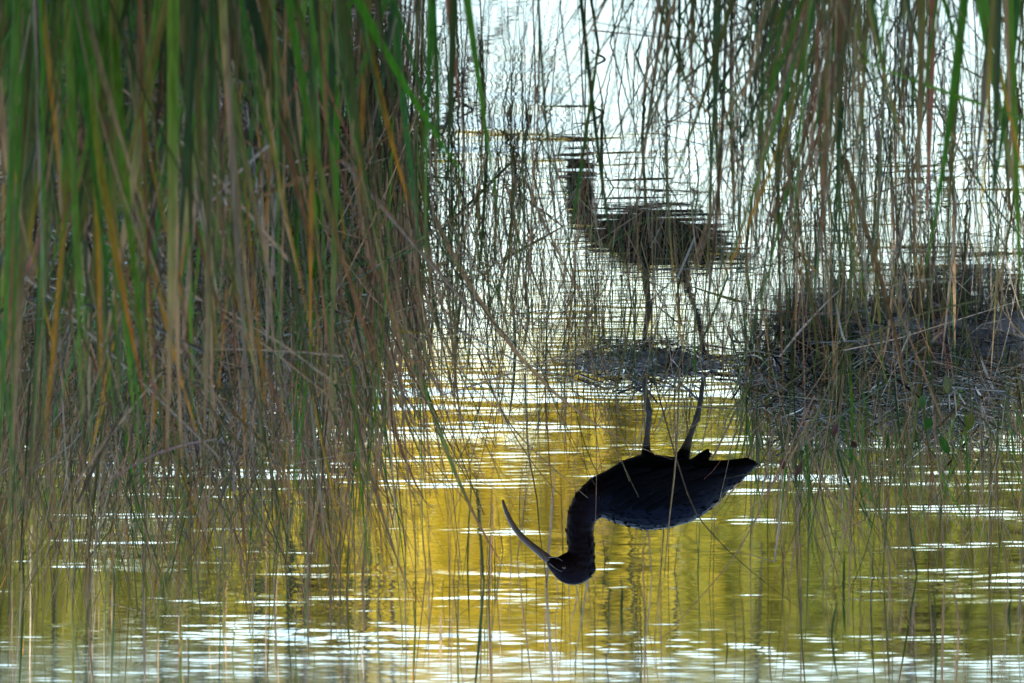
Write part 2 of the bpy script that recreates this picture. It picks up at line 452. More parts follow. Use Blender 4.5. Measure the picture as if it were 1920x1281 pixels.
# near, out-of-focus sedge in front of the camera
clump('sedge_clump', 'blurred sedge clump of broad bright green blades at the photo corner', 'sedge', GRP,
      (-120, 130), (7.4, 9.2), (80, 1000), 90, 80, (0.004, 0.012), (0.003, 0.005), FG, DEAD, seed=1)
clump('sedge_clump', 'blurred sedge clump with tan and rusty blades beside the corner clump', 'sedge', GRP,
      (110, 290), (7.6, 9.4), (80, 950), 80, 80, (0.004, 0.011), (0.003, 0.005), FG, DEAD, seed=2)
clump('sedge_clump', 'blurred sedge clump with the widest saturated green blades and orange tips', 'sedge', GRP,
      (270, 430), (7.5, 9.3), (80, 900), 70, 80, (0.005, 0.014), (0.003, 0.005), dict(FG, grn=6), DEAD, seed=3)
clump('sedge_clump', 'blurred sedge clump with orange-streaked tall blades at the edge of open water', 'sedge', GRP,
      (430, 640), (7.6, 9.4), (80, 800), 48, 50, (0.004, 0.011), (0.0025, 0.005), dict(FG, org=1.6), DEAD, seed=4)
clump('sedge_clump', 'sparse blurred sedge of a few upright green and orange blades against white water', 'sedge', GRP,
      (640, 860), (7.8, 9.4), (200, 620), 12, 20, (0.006, 0.013), (0.002, 0.004), dict(FG, org=1.6), THINMIX, seed=5)
# the dense tangle at the bird's distance
for i, (p0, p1, lab) in enumerate([
        (-60, 120, 'dense tangle of dead brown and green sedge reaching the photo edge'),
        (110, 290, 'dense tangle of dead sedge with pale bent straws behind the wide green blades'),
        (280, 450, 'dense tangle of dead grey sedge with fine green shoots rising from it'),
        (430, 620, 'matted sedge tangle beside the dark gap in the reeds'),
        (600, 780, 'thinning sedge tangle at the edge of the golden water')]):
    clump('sedge_tangle', lab, 'sedge', 'sedge tangles on the mud', (p0, p1), (10.6, 13.0), (640, 1120), 46, [380, 380, 380, 380, 330][i],
          (0.004, 0.0085), (0.0018, 0.0046), dict(FG, tan=5.5, grn=4, org=1.4), dict(DEAD, olv=3, dgn=2.6, grn=2, tan=5, grey=1.5, drk=1.3, red=0.8), lean=(0.05, 0.22), bend=(0.0, 1.0), kink=0.28, seed=20 + i,
          thin_tip=[(560, 1130), (560, 1130), (560, 1130), (540, 1110), (540, 1040)][i])
for i, (p0, p1, lab) in enumerate([(-60, 220, 'long fine green and tan stems hanging over olive water by the photo edge'),
                                    (200, 460, 'long fine green and tan stems over olive water beyond the tangle'),
                                    (440, 700, 'long fine stems over golden water beyond the tangle')]):
    clump('sedge_clump', lab, 'sedge', GRP, (p0, p1), (12.6, 14.6), (820, 1180), 44, [290, 260, 190][i], (0.003, 0.006), (0.0016, 0.004),
          dict(grn=3, olv=3, tan=3, dgn=2, org=0.6), dict(tan=3.5, olv=3, grn=2, dgn=2.5, grey=1, red=0.5), lean=(0.05, 0.2), bend=(0, 0.6), kink=0.2, seed=90 + i)
clump('sedge_clump', 'thin scattered sedge stems in white water facing the bird', 'sedge', GRP,
      (760, 1000), (10.4, 13.8), (420, 960), 20, 190, (0.003, 0.006), (0.0014, 0.003), THINMIX, THINMIX, lean=(0.05, 0.2), bend=(0, 0.9), kink=0.3, seed=31)
clump('sedge_clump', 'fine sedge stems around the feet of the bird', 'sedge', GRP,
      (1000, 1400), (12.6, 14.5), (690, 850), 16, 150, (0.002, 0.0042), (0.0012, 0.0026), THINMIX, THINMIX, lean=(0.04, 0.17), bend=(0, 0.7), kink=0.22, seed=32)
clump('sedge_clump', 'few tall thin blurred stems crossing the mirrored bird', 'sedge', GRP,
      (1000, 1400), (8.6, 11.6), (330, 720), 10, 26, (0.0025, 0.006), (0.0014, 0.003), dict(THINMIX, org=0.5), THINMIX, lean=(0.05, 0.16), bend=(0, 0.6), kink=0.2, seed=33)
clump('sedge_clump', 'hair-thin pale tan stems criss-crossing in front of the golden water', 'sedge', GRP,
      (880, 1480), (14.1, 15.2), (780, 1040), 10, 120, (0.002, 0.0035), (0.0012, 0.0024), dict(tan=4, grey=3, olv=2, red=1), dict(tan=3, grey=2.5, olv=2, dgn=2, red=1),
      lean=(0.1, 0.3), bend=(0, 0.9), kink=0.3, seed=34)
for i, (p0, p1, lab) in enumerate([(840, 1120, 'web of hair-thin bent pale stems in white water facing the bill'),
                                    (1100, 1420, 'web of hair-thin bent pale stems in front of the mud under the bird')]):
    clump('sedge_clump', lab, 'sedge', GRP, (p0, p1), (11.0, 13.7), (430, 820), 12, 220, (0.0016, 0.0032), (0.0009, 0.002), dict(tan=4, grey=3, olv=2, red=0.6),
          dict(tan=3.5, grey=3, olv=2.5, dgn=2, red=0.6), lean=(0.15, 0.35), bend=(0, 1.2), kink=0.4, seed=36 + i)
# the near clump on the other side: dark stems fanning out
clump('sedge_clump', 'blurred fan of dark green and rusty stems leaning over white water', 'sedge', GRP,
      (1480, 1720), (7.6, 9.2), (150, 640), 44, 110, (0.003, 0.007), (0.0016, 0.0034), dict(dgn=3, grn=4, olv=2.5, tan=3, red=2.2, org=0.9), THINMIX,
      lean=(0.12, 0.16), az=0.5, bend=(0, 0.6), kink=0.2, seed=40, spread='gauss')
clump('sedge_clump', 'network of thin dark green arching stems over white water', 'sedge', GRP,
      (1120, 1760), (8.2, 10.6), (120, 560), 20, 130, (0.003, 0.006), (0.0015, 0.0032), dict(dgn=4, olv=3, grn=2, tan=1), dict(dgn=4, olv=3, drk=2, tan=1.5),
      lean=(0.25, 0.3), bend=(0, 1.0), kink=0.25, seed=43)
clump('sedge_clump', 'loose blurred stems of sedge beside the fan of dark stems', 'sedge', GRP,
      (1250, 1500), (7.8, 9.6), (150, 520), 10, 24, (0.004, 0.008), (0.002, 0.0035), dict(dgn=3, olv=3, tan=2.5, grey=1), THINMIX,
      lean=(0.1, 0.15), az=0.4, seed=41)
clump('sedge_clump', 'blurred tall green blades of sedge in front of the debris bank', 'sedge', GRP,
      (1700, 1980), (7.6, 9.4), (200, 640), 16, 30, (0.005, 0.012), (0.002, 0.004), dict(FG, dgn=4), THINMIX, seed=42)
# debris bank sedges
for i, (p0, p1, Y0, Y1, lab) in enumerate([
        (1390, 1560, 13.9, 15.0, 'fine drooping green sedge at the tip of the debris bank by the tail'),
        (1540, 1740, 13.5, 14.8, 'thick fringe of fine green sedge in the middle of the debris bank'),
        (1720, 1960, 13.4, 14.8, 'bushy fringe of green sedge where the debris bank meets the photo edge')]):
    clump('sedge_fringe', lab, 'sedge', 'sedge fringes on the debris bank', (p0, p1), (Y0, Y1), (780, 1070), 46, [230, 300, 270][i],
          (0.003, 0.006), (0.0014, 0.003), dict(grn=3, olv=3, dgn=3, tan=1.5, grey=1), dict(dgn=2.5, grn=3, olv=3, tan=3.5, grey=2, red=0.4),
          lean=(0.06, 0.22), bend=(0, 1.1), kink=0.25, seed=50 + i)
clump('sedge_clump', 'scattered stems standing in white water before the debris bank', 'sedge', GRP,
      (1380, 1950), (10.2, 12.4), (440, 800), 26, 200, (0.003, 0.006), (0.0014, 0.003), THINMIX, THINMIX, lean=(0.05, 0.18), bend=(0, 0.7), kink=0.22, seed=55)
clump('sedge_clump', 'lone distant reed stems rising from golden water', 'sedge', GRP,
      (300, 1700), (16.0, 20.0), (1000, 1200), 10, 26, (0.003, 0.006), (0.002, 0.0035), dict(olv=2, dgn=2, tan=1), THINMIX, lean=(0.04, 0.1), kink=0, seed=56)
for i, (p0, p1, Y0, Y1, H0, H1, nb, lab) in enumerate([
        (-300, 260, 24.5, 27, 0.35, 0.85, 22, 'reeds mirrored as dim columns in ruffled water at the photo corner'),
        (260, 760, 24.5, 26.5, 0.40, 0.95, 26, 'reeds mirrored as grey green columns in ruffled water below the tangle'),
        (1080, 1420, 24.5, 27, 0.3, 0.75, 12, 'sparse reeds mirrored as dark columns below the bird'),
        (1480, 2100, 24.5, 28, 0.3, 0.7, 16, 'reeds mirrored as olive columns below the debris bank')]):
    clump('reed_stand', lab, 'reeds', 'reeds farther out, seen mirrored', (p0, p1), (Y0, Y1), (640.5 + (PITCH - math.atan((CAM_H - H0) / 25.5)) / PXR, 640.5 + (PITCH - math.atan((CAM_H - H1) / 25.5)) / PXR),
          nb, nb * 2, (0.008, 0.018), (0.004, 0.007), dict(olv=3, dgn=3, tan=1.5, drk=1), THINMIX, lean=(0.02, 0.08), bend=(0, 0.15), kink=0.05, seed=60 + i)

for i, (p0, p1, nb, lab) in enumerate([
        (-40, 480, 26, 'blurred reeds standing in ruffled water at the photo corner below the tangle'),
        (480, 980, 24, 'blurred reeds standing in ruffled water below the bill of the bird'),
        (980, 1480, 16, 'blurred reeds standing in ruffled water below the back of the bird'),
        (1480, 1960, 20, 'blurred reeds standing in ruffled water below the debris bank')]):
    clump('reed_stand', lab, 'reeds', 'blurred reeds farther out', (p0, p1), (18.6, 22.5), (1150, 1420), nb, nb + 14, (0.003, 0.008), (0.002, 0.004),
          dict(olv=4, dgn=2, tan=3, grey=2), dict(olv=4, dgn=2, tan=3, grey=2), lean=(0.03, 0.08), bend=(0, 0.15), kink=0.05, seed=80 + i)
clump('sedge_clump', 'tall loose stems crossing golden water beyond the debris bank', 'sedge', GRP,
      (1420, 1960), (14.6, 16.5), (930, 1230), 22, 80, (0.003, 0.006), (0.0018, 0.0035), dict(olv=3, dgn=3, tan=2.5, grey=1, red=1), dict(olv=3, dgn=3, tan=2.5, grey=1.5, red=0.7),
      lean=(0.06, 0.2), bend=(0, 0.7), kink=0.25, seed=85)
# ------------------------------------------------------------------ mud, litter and debris
mound('mud_bank', wx(1215, 14.0), 14.0, 0.17, 0.16, 0.026, 'small wet mud bank under the feet of the bird', 3)
mound('mud_bank', wx(1640, 14.1), 14.15, 0.24, 0.42, 0.045, 'dark mud bank piled with dead stalks', 8, rot=-0.25)
mound('mud_bank', wx(1860, 13.8), 13.8, 0.30, 0.62, 0.05, 'dark mud bank at the photo edge under green sedge', 14)
mound('mud_bank', wx(230, 11.8), 11.9, 0.34, 0.6, 0.04, 'dark mud bank under the dense sedge tangle', 21)
mound('mud_bank', wx(130, 10.8), 10.9, 0.28, 0.7, 0.05, 'dark mud bank under the brown sedge at the photo edge', 33)

def litter(name, label, px, Ys, n, zmax, lens, widths, mix, seed, flat=0.35, mat=None):
    r = random.Random(seed); mb = MB()
    cy = sum(Ys) / 2; cx = wx(sum(px) / 2, cy)
    for _ in range(n):
        Y = r.uniform(*Ys); u = r.gauss(sum(px) / 2, (px[1] - px[0]) / 4.0)
        if not px[0] - 30 < u < px[1] + 30: continue
        e = 1 - ((u - sum(px) / 2) / ((px[1] - px[0]) / 2 + 30)) ** 2
        p = Vector((wx(u, Y), Y, r.uniform(0, zmax) * max(0.15, e)))
        L = r.uniform(*lens); a = r.uniform(0, 6.283); el = r.gauss(0, flat)
        d = Vector((math.cos(a) * math.cos(el), math.sin(a) * math.cos(el), math.sin(el)))
        sag = r.uniform(-0.15, 0.06) * L
        P = [p + d * L * (t - 0.5) + Vector((0, 0, sag * (4 * t * (t - 1)) * -0.5)) for t in (0, .25, .5, .75, 1)]
        P = [Vector((q.x, q.y, max(q.z, 0.002 + r.uniform(0, 0.004)))) for q in P]
        k = 0.7; cl = tuple(tuple(v * k for v in c) for c in colour_fn(r, mix))
        blade(mb, P, r.uniform(*widths), cl, r, r.random() < 0.6)
    o = mb.build(name, mat or M_WET, origin=(cx, cy, 0)); tag(o, label, 'litter', None, 'stuff'); return o

LIT = dict(grey=2.2, drk=6, tan=1.4, olv=1)
litter('dead_grass_litter', 'wet dead grass heaped on the debris bank', (1420, 1680), (13.7, 14.5), 800, 0.13, (0.05, 0.20), (0.002, 0.006), LIT, 70)
litter('dead_grass_litter', 'dead grass heap under green sedge at the photo edge', (1600, 1980), (13.3, 14.4), 900, 0.14, (0.06, 0.24), (0.002, 0.006), LIT, 71)
litter('dead_grass_litter', 'dead grass scraps on the mud under the bird', (1070, 1370), (13.8, 14.2), 200, 0.05, (0.02, 0.09), (0.002, 0.007), dict(drk=6, grey=1, tan=1, olv=1), 72)
litter('dead_grass_litter', 'dark matted dead grass under the dense sedge tangle', (60, 720), (10.8, 12.8), 1900, 0.34, (0.06, 0.32), (0.0016, 0.005), dict(grey=2.5, drk=6, tan=2.2, olv=1, red=0.6), 73, 0.6)
litter('dead_grass_litter', 'brown matted dead grass piled at the photo corner', (-80, 420), (8.9, 10.8), 1300, 0.34, (0.08, 0.36), (0.002, 0.006), dict(tan=1.6, grey=0.8, drk=6, olv=3, grn=1.2), 74, 0.6)

litter('dead_grass_litter', 'loose bent straws lodged among the wide green blades', (-80, 640), (8.3, 9.9), 150, 0.62, (0.18, 0.5), (0.003, 0.007), dict(tan=4, grey=3, drk=1, red=0.8, org=0.4), 75, 0.75, M_STRAW)
litter('dead_grass_litter', 'loose bent straws caught in the stems over white water', (1250, 1960), (8.6, 11.5), 90, 0.45, (0.15, 0.4), (0.0016, 0.004), dict(tan=3, dgn=3, grey=2, olv=2, red=0.8), 76, 0.75, M_STRAW)
litter('dead_grass_litter', 'loose fine straws crossing behind the near blades', (-60, 900), (10.6, 13.4), 240, 0.42, (0.15, 0.45), (0.0014, 0.0035), dict(tan=4, grey=3, olv=1.5, drk=1), 77, 0.75, M_STRAW)

# ------------------------------------------------------------------ single dry straws and stalks
def bez(ps, n=12):
    ps = [Vector(p) for p in ps]
    if len(ps) == 2: return [ps[0].lerp(ps[1], i / n) for i in range(n + 1)]
    out = []
    m = len(ps) - 1
    for i in range(n + 1):
        u = i / n * m; k = min(int(u), m - 1); t = u - k
        p0 = ps[max(k - 1, 0)]; p1 = ps[k]; p2 = ps[k + 1]; p3 = ps[min(k + 2, m)]
        out.append(0.5 * ((2 * p1) + (p2 - p0) * t + (2 * p0 - 5 * p1 + 4 * p2 - p3) * t * t + (3 * p1 - p0 - 3 * p2 + p3) * t ** 3))
    return out

straws = [
    ('long pale straw arching over open water toward the mirrored bird', [(545, 470, 11.6), (640, 570, 11.7), (800, 632, 11.9), (960, 620, 12.0), (1095, 560, 12.1)], 0.0035, (0.30, 0.26, 0.20)),
    ('grey straw lying low over the water beside the mud under the bird', [(690, 520, 12.2), (830, 600, 12.5), (960, 672, 12.8), (1090, 718, 13.1), (1140, 740, 13.2)], 0.0045, (0.24, 0.21, 0.18)),
    ('second thinner straw running along the grey one', [(760, 575, 12.2), (900, 640, 12.5), (1010, 700, 12.8), (1120, 728, 13.1)], 0.003, (0.30, 0.25, 0.19)),
    ('pale upright straw crossing the body of the bird', [(1276, 690, 13.75), (1269, 852, 13.7), (1254, 990, 13.65), (1246, 1086, 13.6)], 0.0045, (0.36, 0.30, 0.20)),
    ('thin reddish straw crossing the breast of the bird', [(1115, 690, 13.7), (1119, 850, 13.7), (1117, 985, 13.7)], 0.0025, (0.26, 0.15, 0.10)),
    ('long russet stem slanting below the tail of the bird', [(1530, 740, 13.4), (1460, 887, 13.5), (1390, 1025, 13.6), (1314, 1120, 13.7), (1240, 1200, 13.75)], 0.0035, (0.24, 0.11, 0.07)),
    ('dark stem crossing the russet one below the bird', [(1225, 700, 13.9), (1290, 925, 13.9), (1340, 1005, 13.9), (1420, 1080, 13.9), (1500, 1140, 13.9)], 0.0032, (0.10, 0.08, 0.055)),
    ('thin forked twig hanging by the curved bill', [(985, 700, 13.6), (990, 840, 13.6), (1006, 930, 13.6), (1012, 1000, 13.6), (1021, 1060, 13.6), (1026, 1110, 13.6)], 0.0035, (0.09, 0.07, 0.04)),
    ('straw slanting from the water to the neck of the bird', [(900, 690, 13.4), (960, 800, 13.4), (1040, 880, 13.4), (1103, 934, 13.4)], 0.003, (0.28, 0.22, 0.13)),
    ('dark straw slanting toward the bill tip', [(895, 660, 13.2), (945, 780, 13.2), (1000, 870, 13.2), (1052, 930, 13.2)], 0.0028, (0.12, 0.09, 0.05)),
    ('pale straw bridging the debris bank to the photo edge', [(1585, 656, 12.6), (1680, 636, 12.6), (1760, 612, 12.6), (1930, 560, 12.6)], 0.004, (0.38, 0.32, 0.24)),
    ('tan blurred blade leaning in front of the debris bank', [(1590, 300, 9.6), (1640, 470, 9.5), (1676, 600, 9.4), (1702, 720, 9.3)], 0.008, (0.36, 0.26, 0.18)),
    ('thick tan stalk bent from the tangle toward open water', [(640, 300, 10.4), (760, 440, 10.4), (830, 520, 10.4), (900, 600, 10.4)], 0.0085, (0.28, 0.21, 0.15)),
    ('broad rust brown blade bent down at the photo corner', [(-30, 10, 8.7), (25, 100, 8.6), (80, 190, 8.6), (142, 288, 8.5)], 0.014, (0.26, 0.11, 0.035)),
    ('dark stalk slanting between the wide green blades', [(300, -30, 8.6), (260, 40, 8.6), (215, 130, 8.6), (160, 260, 8.6)], 0.010, (0.10, 0.08, 0.035)),
    ('pale stalk lying nearly level across the corner tangle', [(130, -5, 9.0), (250, 50, 9.0), (350, 85, 9.0), (480, 135, 9.0)], 0.007, (0.26, 0.22, 0.17)),
    ('long brown straw slanting across golden water at the edge of the tangle', [(500, 820, 12.6), (620, 940, 12.6), (700, 1030, 12.5), (820, 1120, 12.5)][:2] + [(560, 1010, 12.5)], 0.0028, (0.20, 0.14, 0.09)),
    ('thin bent stem slanting above the mirrored head', [(975, 120, 11.0), (1040, 170, 11.1), (1120, 225, 11.2), (1190, 250, 11.3)], 0.0026, (0.07, 0.06, 0.05)),
]
for lab, pts, w, c in straws:
    r = random.Random(hash(lab) % 9999 if False else len(lab) * 13)
    P = bez([at(*p) for p in pts])
    P = [Vector((p.x, p.y, max(p.z, -0.02))) for p in P]
    org = tuple(P[0])
    mb = MB(); c = tuple(v * 0.7 for v in c); blade(mb, P, w, (c, c, tuple(v * 1.1 for v in c)), r, True, 0.0)
    o = mb.build('dry_straw', M_STRAW, origin=org); tag(o, lab, 'straw', 'dry straws among the sedge')

def stalk(label, px, py, size, seed):
    """a snapped stalk poking out of the water with its tip bent back"""
    r = random.Random(seed); Y = row_to_y(py)
    x = wx(px, Y); s = size
    P = [Vector(q) for q in ((x - s, Y, -0.012), (x - s * 0.5, Y, s * 0.12), (x, Y, s * 0.36), (x + s * 0.12, Y, s * 0.40), (x + s * r.uniform(0.5, 1.1), Y + 0.01, s * r.uniform(0.5, 0.9)), (x + s * 1.6, Y + 0.02, s * r.uniform(0.9, 1.3)))]
    mb = MB(); c = (0.035, 0.03, 0.03)
    blade(mb, P, 0.004, (c, c, c), r, True, 0.0)
    o = mb.build('broken_stalk', M_STRAW, origin=(x, Y, 0)); tag(o, label, 'stalk', 'snapped stalks in open water')
stalk('small dark snapped stalk in open water near the top of the photo', 1122, 112, 0.017, 1)
stalk('small dark snapped stalk in white water above the mirrored head', 1118, 213, 0.019, 2)
stalk('dark snapped stalk at the edge of the reeds in white water', 868, 207, 0.022, 3)
stalk('dark snapped stalk in streaked water beside the mud under the bird', 1058, 690, 0.011, 4)
stalk('dark snapped stalk beside the tail end of the mirrored bird', 1495, 478, 0.017, 5)

LEAF_SCALE = 0.7
def broad_plant(label, px, py, Y, n, seed, col):
    r = random.Random(seed)
    root = empty('water_plant', (wx(px, Y), Y, 0)); tag(root, label, 'plant', 'broad-leaved plants on the debris bank')
    base = Vector((0, 0, 0))
    top = wz(py, Y)
    for k in range(n):
        c = Vector((r.uniform(-0.03, 0.03), r.uniform(-0.03, 0.03), top + r.uniform(-0.03, 0.03)))
        mb = MB(); blade(mb, bez([base, (c.x * 0.3, c.y * 0.3, c.z * 0.6), c], 6), 0.004, ((0.05, 0.08, 0.02),) * 3, r, True, 0)
        mb.build('stem', M_LEAF, root)
        mb = MB(); a = r.uniform(0, 6.28); d = Vector((math.cos(a) * 0.4, math.sin(a) * 0.3, 1 if r.random() < .7 else -1)).normalized()
        L = r.uniform(0.035, 0.06) * LEAF_SCALE; ws = 0.011 * LEAF_SCALE
        vs = []; cs = []; fs = []
        s = d.cross(Vector((0, 1, 0.2))).normalized()
        q = d.cross(s)
        for i in range(8):
            t = i / 7; w = ws * math.sin(math.pi * min(1, t * 0.93 + 0.06)) ** 0.8
            p = c + d * L * t + q * 0.01 * t * t
            vs += [tuple(p - s * w + q * w * .3), tuple(p), tuple(p + s * w + q * w * .3)]; cs += [col] * 3
            if i: j = (i - 1) * 3; fs += [(j, j + 1, j + 4, j + 3), (j + 1, j + 2, j + 5, j + 4)]
        mb.add(vs, fs, cs); mb.build('leaf', M_LEAF, root)
broad_plant('broad-leaved green plant in the debris bank sedge', 1745, 800, 13.0, 3, 1, (0.025, 0.085, 0.015))
broad_plant('single olive broad leaf near the photo edge on the debris bank', 1815, 765, 12.8, 2, 2, (0.06, 0.075, 0.015))
LEAF_SCALE = 0.5
broad_plant('withered dark purple leaves above the debris bank', 1585, 835, 13.3, 2, 3, (0.05, 0.02, 0.02))
broad_plant('withered dark leaves by the tail of the bird', 1488, 875, 13.6, 2, 4, (0.06, 0.035, 0.03))

# ------------------------------------------------------------------ the ibis
def build_bird():
    YB = 14.0
    root = empty('glossy_ibis', (wx(1262, YB), YB, 0.0))
    tag(root, 'black glossy ibis with long curved bill, standing upside down in the photo', 'bird')
    ox, oy = wx(1262, YB), YB
    def L(x, z, y=0.0): return Vector((x / 1000.0 - ox, y / 1000.0, z / 1000.0))
    mb = MB()
    def loft(sec, n=22, sq=1.0):
        """sec: (centre, half in-plane, half width); rings follow the path in the XZ plane"""
        vs = []; fs = []; m = len(sec)
        for i, (c, h, w) in enumerate(sec):
            a = sec[max(i - 1, 0)][0]; b = sec[min(i + 1, m - 1)][0]
            d = (b - a).normalized(); u = Vector((0, 1, 0)); u = (u - d * u.dot(d)).normalized(); v = u.cross(d)
            vs += [tuple(c + v * h * math.sin(6.28319 * k / n) + u * w * math.cos(6.28319 * k / n)) for k in range(n)]
        for i in range(m - 1):
            fs += [(i * n + k, i * n + (k + 1) % n, (i + 1) * n + (k + 1) % n, (i + 1) * n + k) for k in range(n)]
        fs.append(tuple(range(n - 1, -1, -1))); fs.append(tuple((m - 1) * n + k for k in range(n)))
        mb.add(vs, fs, [])
    body = [(-460, 193, 186, 6), (-447, 206, 178, 13), (-421, 227, 181, 22), (-395, 245, 182, 34), (-370, 269, 181, 45), (-348, 288, 179, 54),
            (-322, 303, 178, 61), (-290, 313, 175, 66), (-250, 317, 172, 67), (-215, 311, 184, 63), (-190, 303, 199, 56), (-165, 292, 213, 46), (-142, 280, 229, 34), (-122, 266, 247, 18)]
    loft([(L(x, (t + b) / 2), (t - b) / 2000.0, w / 1000.0) for x, t, b, w in body])
    neck = [(-190, 250, 48, 46), (-165, 256, 42, 40), (-143, 270, 33, 32), (-130, 294, 27.5, 26), (-127, 320, 26, 23), (-130, 345, 26, 22), (-130, 366, 27, 22),
            (-121, 384, 30, 22), (-105, 389, 27.5, 20), (-90, 385, 21, 15), (-78, 379, 14, 10), (-68, 372, 8, 7)]
    loft([(L(x, z), h / 1000.0, w / 1000.0) for x, z, h, w in neck])
    loft([(L(-157 + 84 * t, 384 + 4 * math.sin(3.14 * t)), 0.032 * math.sin(math.pi * min(0.97, max(0.03, t))) ** 0.55, 0.023 * math.sin(math.pi * min(0.97, max(0.03, t))) ** 0.55) for t in [k / 12 for k in range(13)]])
    def tube(ps, n=10):
        sec = []
        for x, z, y, rr in ps: sec.append((L(x, z, y), rr / 1000.0, rr / 1000.0))
        loft(sec, n)
    for kx, yy, leg in ((0, -24, [(-262, 205, 24), (-256, 184, 17), (-252, 168, 9), (-254, 140, 5.5), (-258, 104, 5.5), (-258, 95, 7.4), (-256, 86, 6), (-250, 55, 4.6), (-247, 30, 4.6), (-246, 18, 5)]),
                        (1, 26, [(-310, 205, 24), (-320, 182, 17), (-328, 160, 10), (-336, 136, 6), (-345, 112, 5.5), (-349, 104, 7.4), (-351, 95, 6), (-357, 60, 4.6), (-361, 32, 4.6), (-362, 18, 5)])):
        tube([(x, z, yy, rr) for x, z, rr in leg])
        fx, fz = leg[-1][0], 16
        for ang, ln in ((0, 62), (0.55, 55), (-0.55, 55), (math.pi, 30)):
            tube([(fx + ln * t * math.cos(ang), fz + 2 - 3 * t, yy + ln * t * math.sin(ang), 4.2 - 1.6 * t) for t in (0, 0.3, 0.6, 1.0)], 8)
    # vent and tail feather tufts
    for x, z, x2, z2 in ((-345, 190, -371, 162), (-352, 188, -376, 170)):
        tube([(x, z, 0, 12), ((x + x2) / 2, (z + z2) / 2, 2, 8), (x2, z2, 3, 2.5)], 8)
    me = bpy.data.meshes.new('body'); me.from_pydata(mb.v, [], mb.f); me.update()
    o = bpy.data.objects.new('body', me); COL.objects.link(o)
    rm = o.modifiers.new('r', 'REMESH'); rm.mode = 'VOXEL'; rm.voxel_size = 0.0021
    sm = o.modifiers.new('s', 'SMOOTH'); sm.factor = 0.5; sm.iterations = 5
    dg = bpy.context.evaluated_depsgraph_get()
    me2 = bpy.data.meshes.new_from_object(o.evaluated_get(dg)); o.modifiers.clear(); o.data = me2; me2.name = 'body'
    nv = len(me2.vertices); co = np.empty(nv * 3, np.float32); me2.vertices.foreach_get('co', co); co = co.reshape(-1, 3)
    X = (co[:, 0] + ox) * 1000; Z = co[:, 2] * 1000
    leg = np.clip((178 - Z) / 14, 0, 1) * (X < -225)
    tarsus = np.clip((165 - Z) / 10, 0, 1) * (X < -225)
    neckm = np.clip((X + 190) / 50, 0, 1)
    back = np.clip((Z - 235) / 60, 0, 1) * (1 - neckm)  # mask for the blue sky sheen painted into the upper back
    c = np.zeros((nv, 4), np.float32); c[:, 3] = 1
    plum = np.array([0.0012, 0.0010, 0.0011]); neckc = np.array([0.0034, 0.0014, 0.0009]); sheenc = np.array([0.0008, 0.0016, 0.0042]); legc = np.array([0.045, 0.050, 0.052])
    cc = plum[None] * (1 - neckm[:, None]) + neckc[None] * neckm[:, None]
    cc = cc * (1 - back[:, None]) + sheenc[None] * back[:, None]
    cc = cc * (1 - tarsus[:, None]) + legc[None] * tarsus[:, None]
    c[:, :3] = cc
    a = me2.color_attributes.new('Col', 'FLOAT_COLOR', 'POINT'); a.data.foreach_set('color', c.ravel())
    me2.polygons.foreach_set('use_smooth', [True] * len(me2.polygons))
    m, n, l, p, out = mat_new('ibis_plumage')
    at_ = n.new('ShaderNodeAttribute'); at_.attribute_name = 'Col'; l.new(at_.outputs['Color'], p.inputs['Base Color'])
    tc = n.new('ShaderNodeTexCoord'); mp = n.new('ShaderNodeMapping'); mp.inputs['Scale'].default_value = (0.45, 1, 1)
    vo = n.new('ShaderNodeTexVoronoi'); vo.inputs['Scale'].default_value = 95
    bp = n.new('ShaderNodeBump'); bp.inputs['Strength'].default_value = 0.5; bp.inputs['Distance'].default_value = 0.003
    l.new(tc.outputs['Object'], mp.inputs['Vector']); l.new(mp.outputs[0], vo.inputs['Vector'])
    l.new(vo.outputs['Distance'], bp.inputs['Height']); l.new(bp.outputs[0], p.inputs['Normal'])
    p.inputs['Roughness'].default_value = 0.55; p.inputs['Specular IOR Level'].default_value = 0.10
    p.inputs['Specular Tint'].default_value = (0.35, 0.5, 1.0, 1)
    me2.materials.clear(); me2.materials.append(m)
    o.parent = root
    colf = lambda x_, z_: tuple(neckc) if x_ > -165 else tuple(plum)
    # short loose feathers that roughen the outline of neck, throat and breast
    fb = MB(); q = random.Random(5)
    ve = me2.vertices
    for _ in range(900):
        v = ve[q.randrange(nv)]; px_, pz_ = (v.co.x + ox) * 1000, v.co.z * 1000
        if pz_ < 172 or (px_ > -100 and pz_ > 350): continue
        flow = Vector((-1, 0, -0.25)) if px_ < -175 else Vector((-0.25, 0, -1))
        nn = v.normal.copy()
        if nn.z < -0.25 and px_ < -165: continue
        flow = (flow - nn * flow.dot(nn)).normalized()
        Lf = q.uniform(0.006, 0.013); p0 = v.co - nn * 0.001
        pts = [p0, p0 + flow * Lf * 0.5 + nn * 0.0012, p0 + flow * Lf + nn * q.uniform(0.0014, 0.0042)]
        k = colf(px_, pz_); blade(fb, pts, q.uniform(0.0025, 0.0045), (k, k, k), q, False, q.uniform(0, 3))
    fo = fb.build('loose_feathers', m, root); fo['kind'] = 'stuff'
    # bill
    mb = MB()
    bl = [(-84, 380, 10.5), (-70, 373, 9.8), (-59, 363.5, 8.6), (-47, 353.5, 7.6), (-33, 342, 6.8), (-19, 329.5, 6.4), (-7, 315, 6.0), (3, 299, 5.5), (10, 284, 4.8), (14.5, 271, 4.1), (16.8, 262, 2.9), (17.2, 258.5, 1.0)]
    loft([(L(x, z), rr / 1130.0, rr / 1350.0) for x, z, rr in bl], 14)
    m2, n, l, p, out = mat_new('ibis_bill')
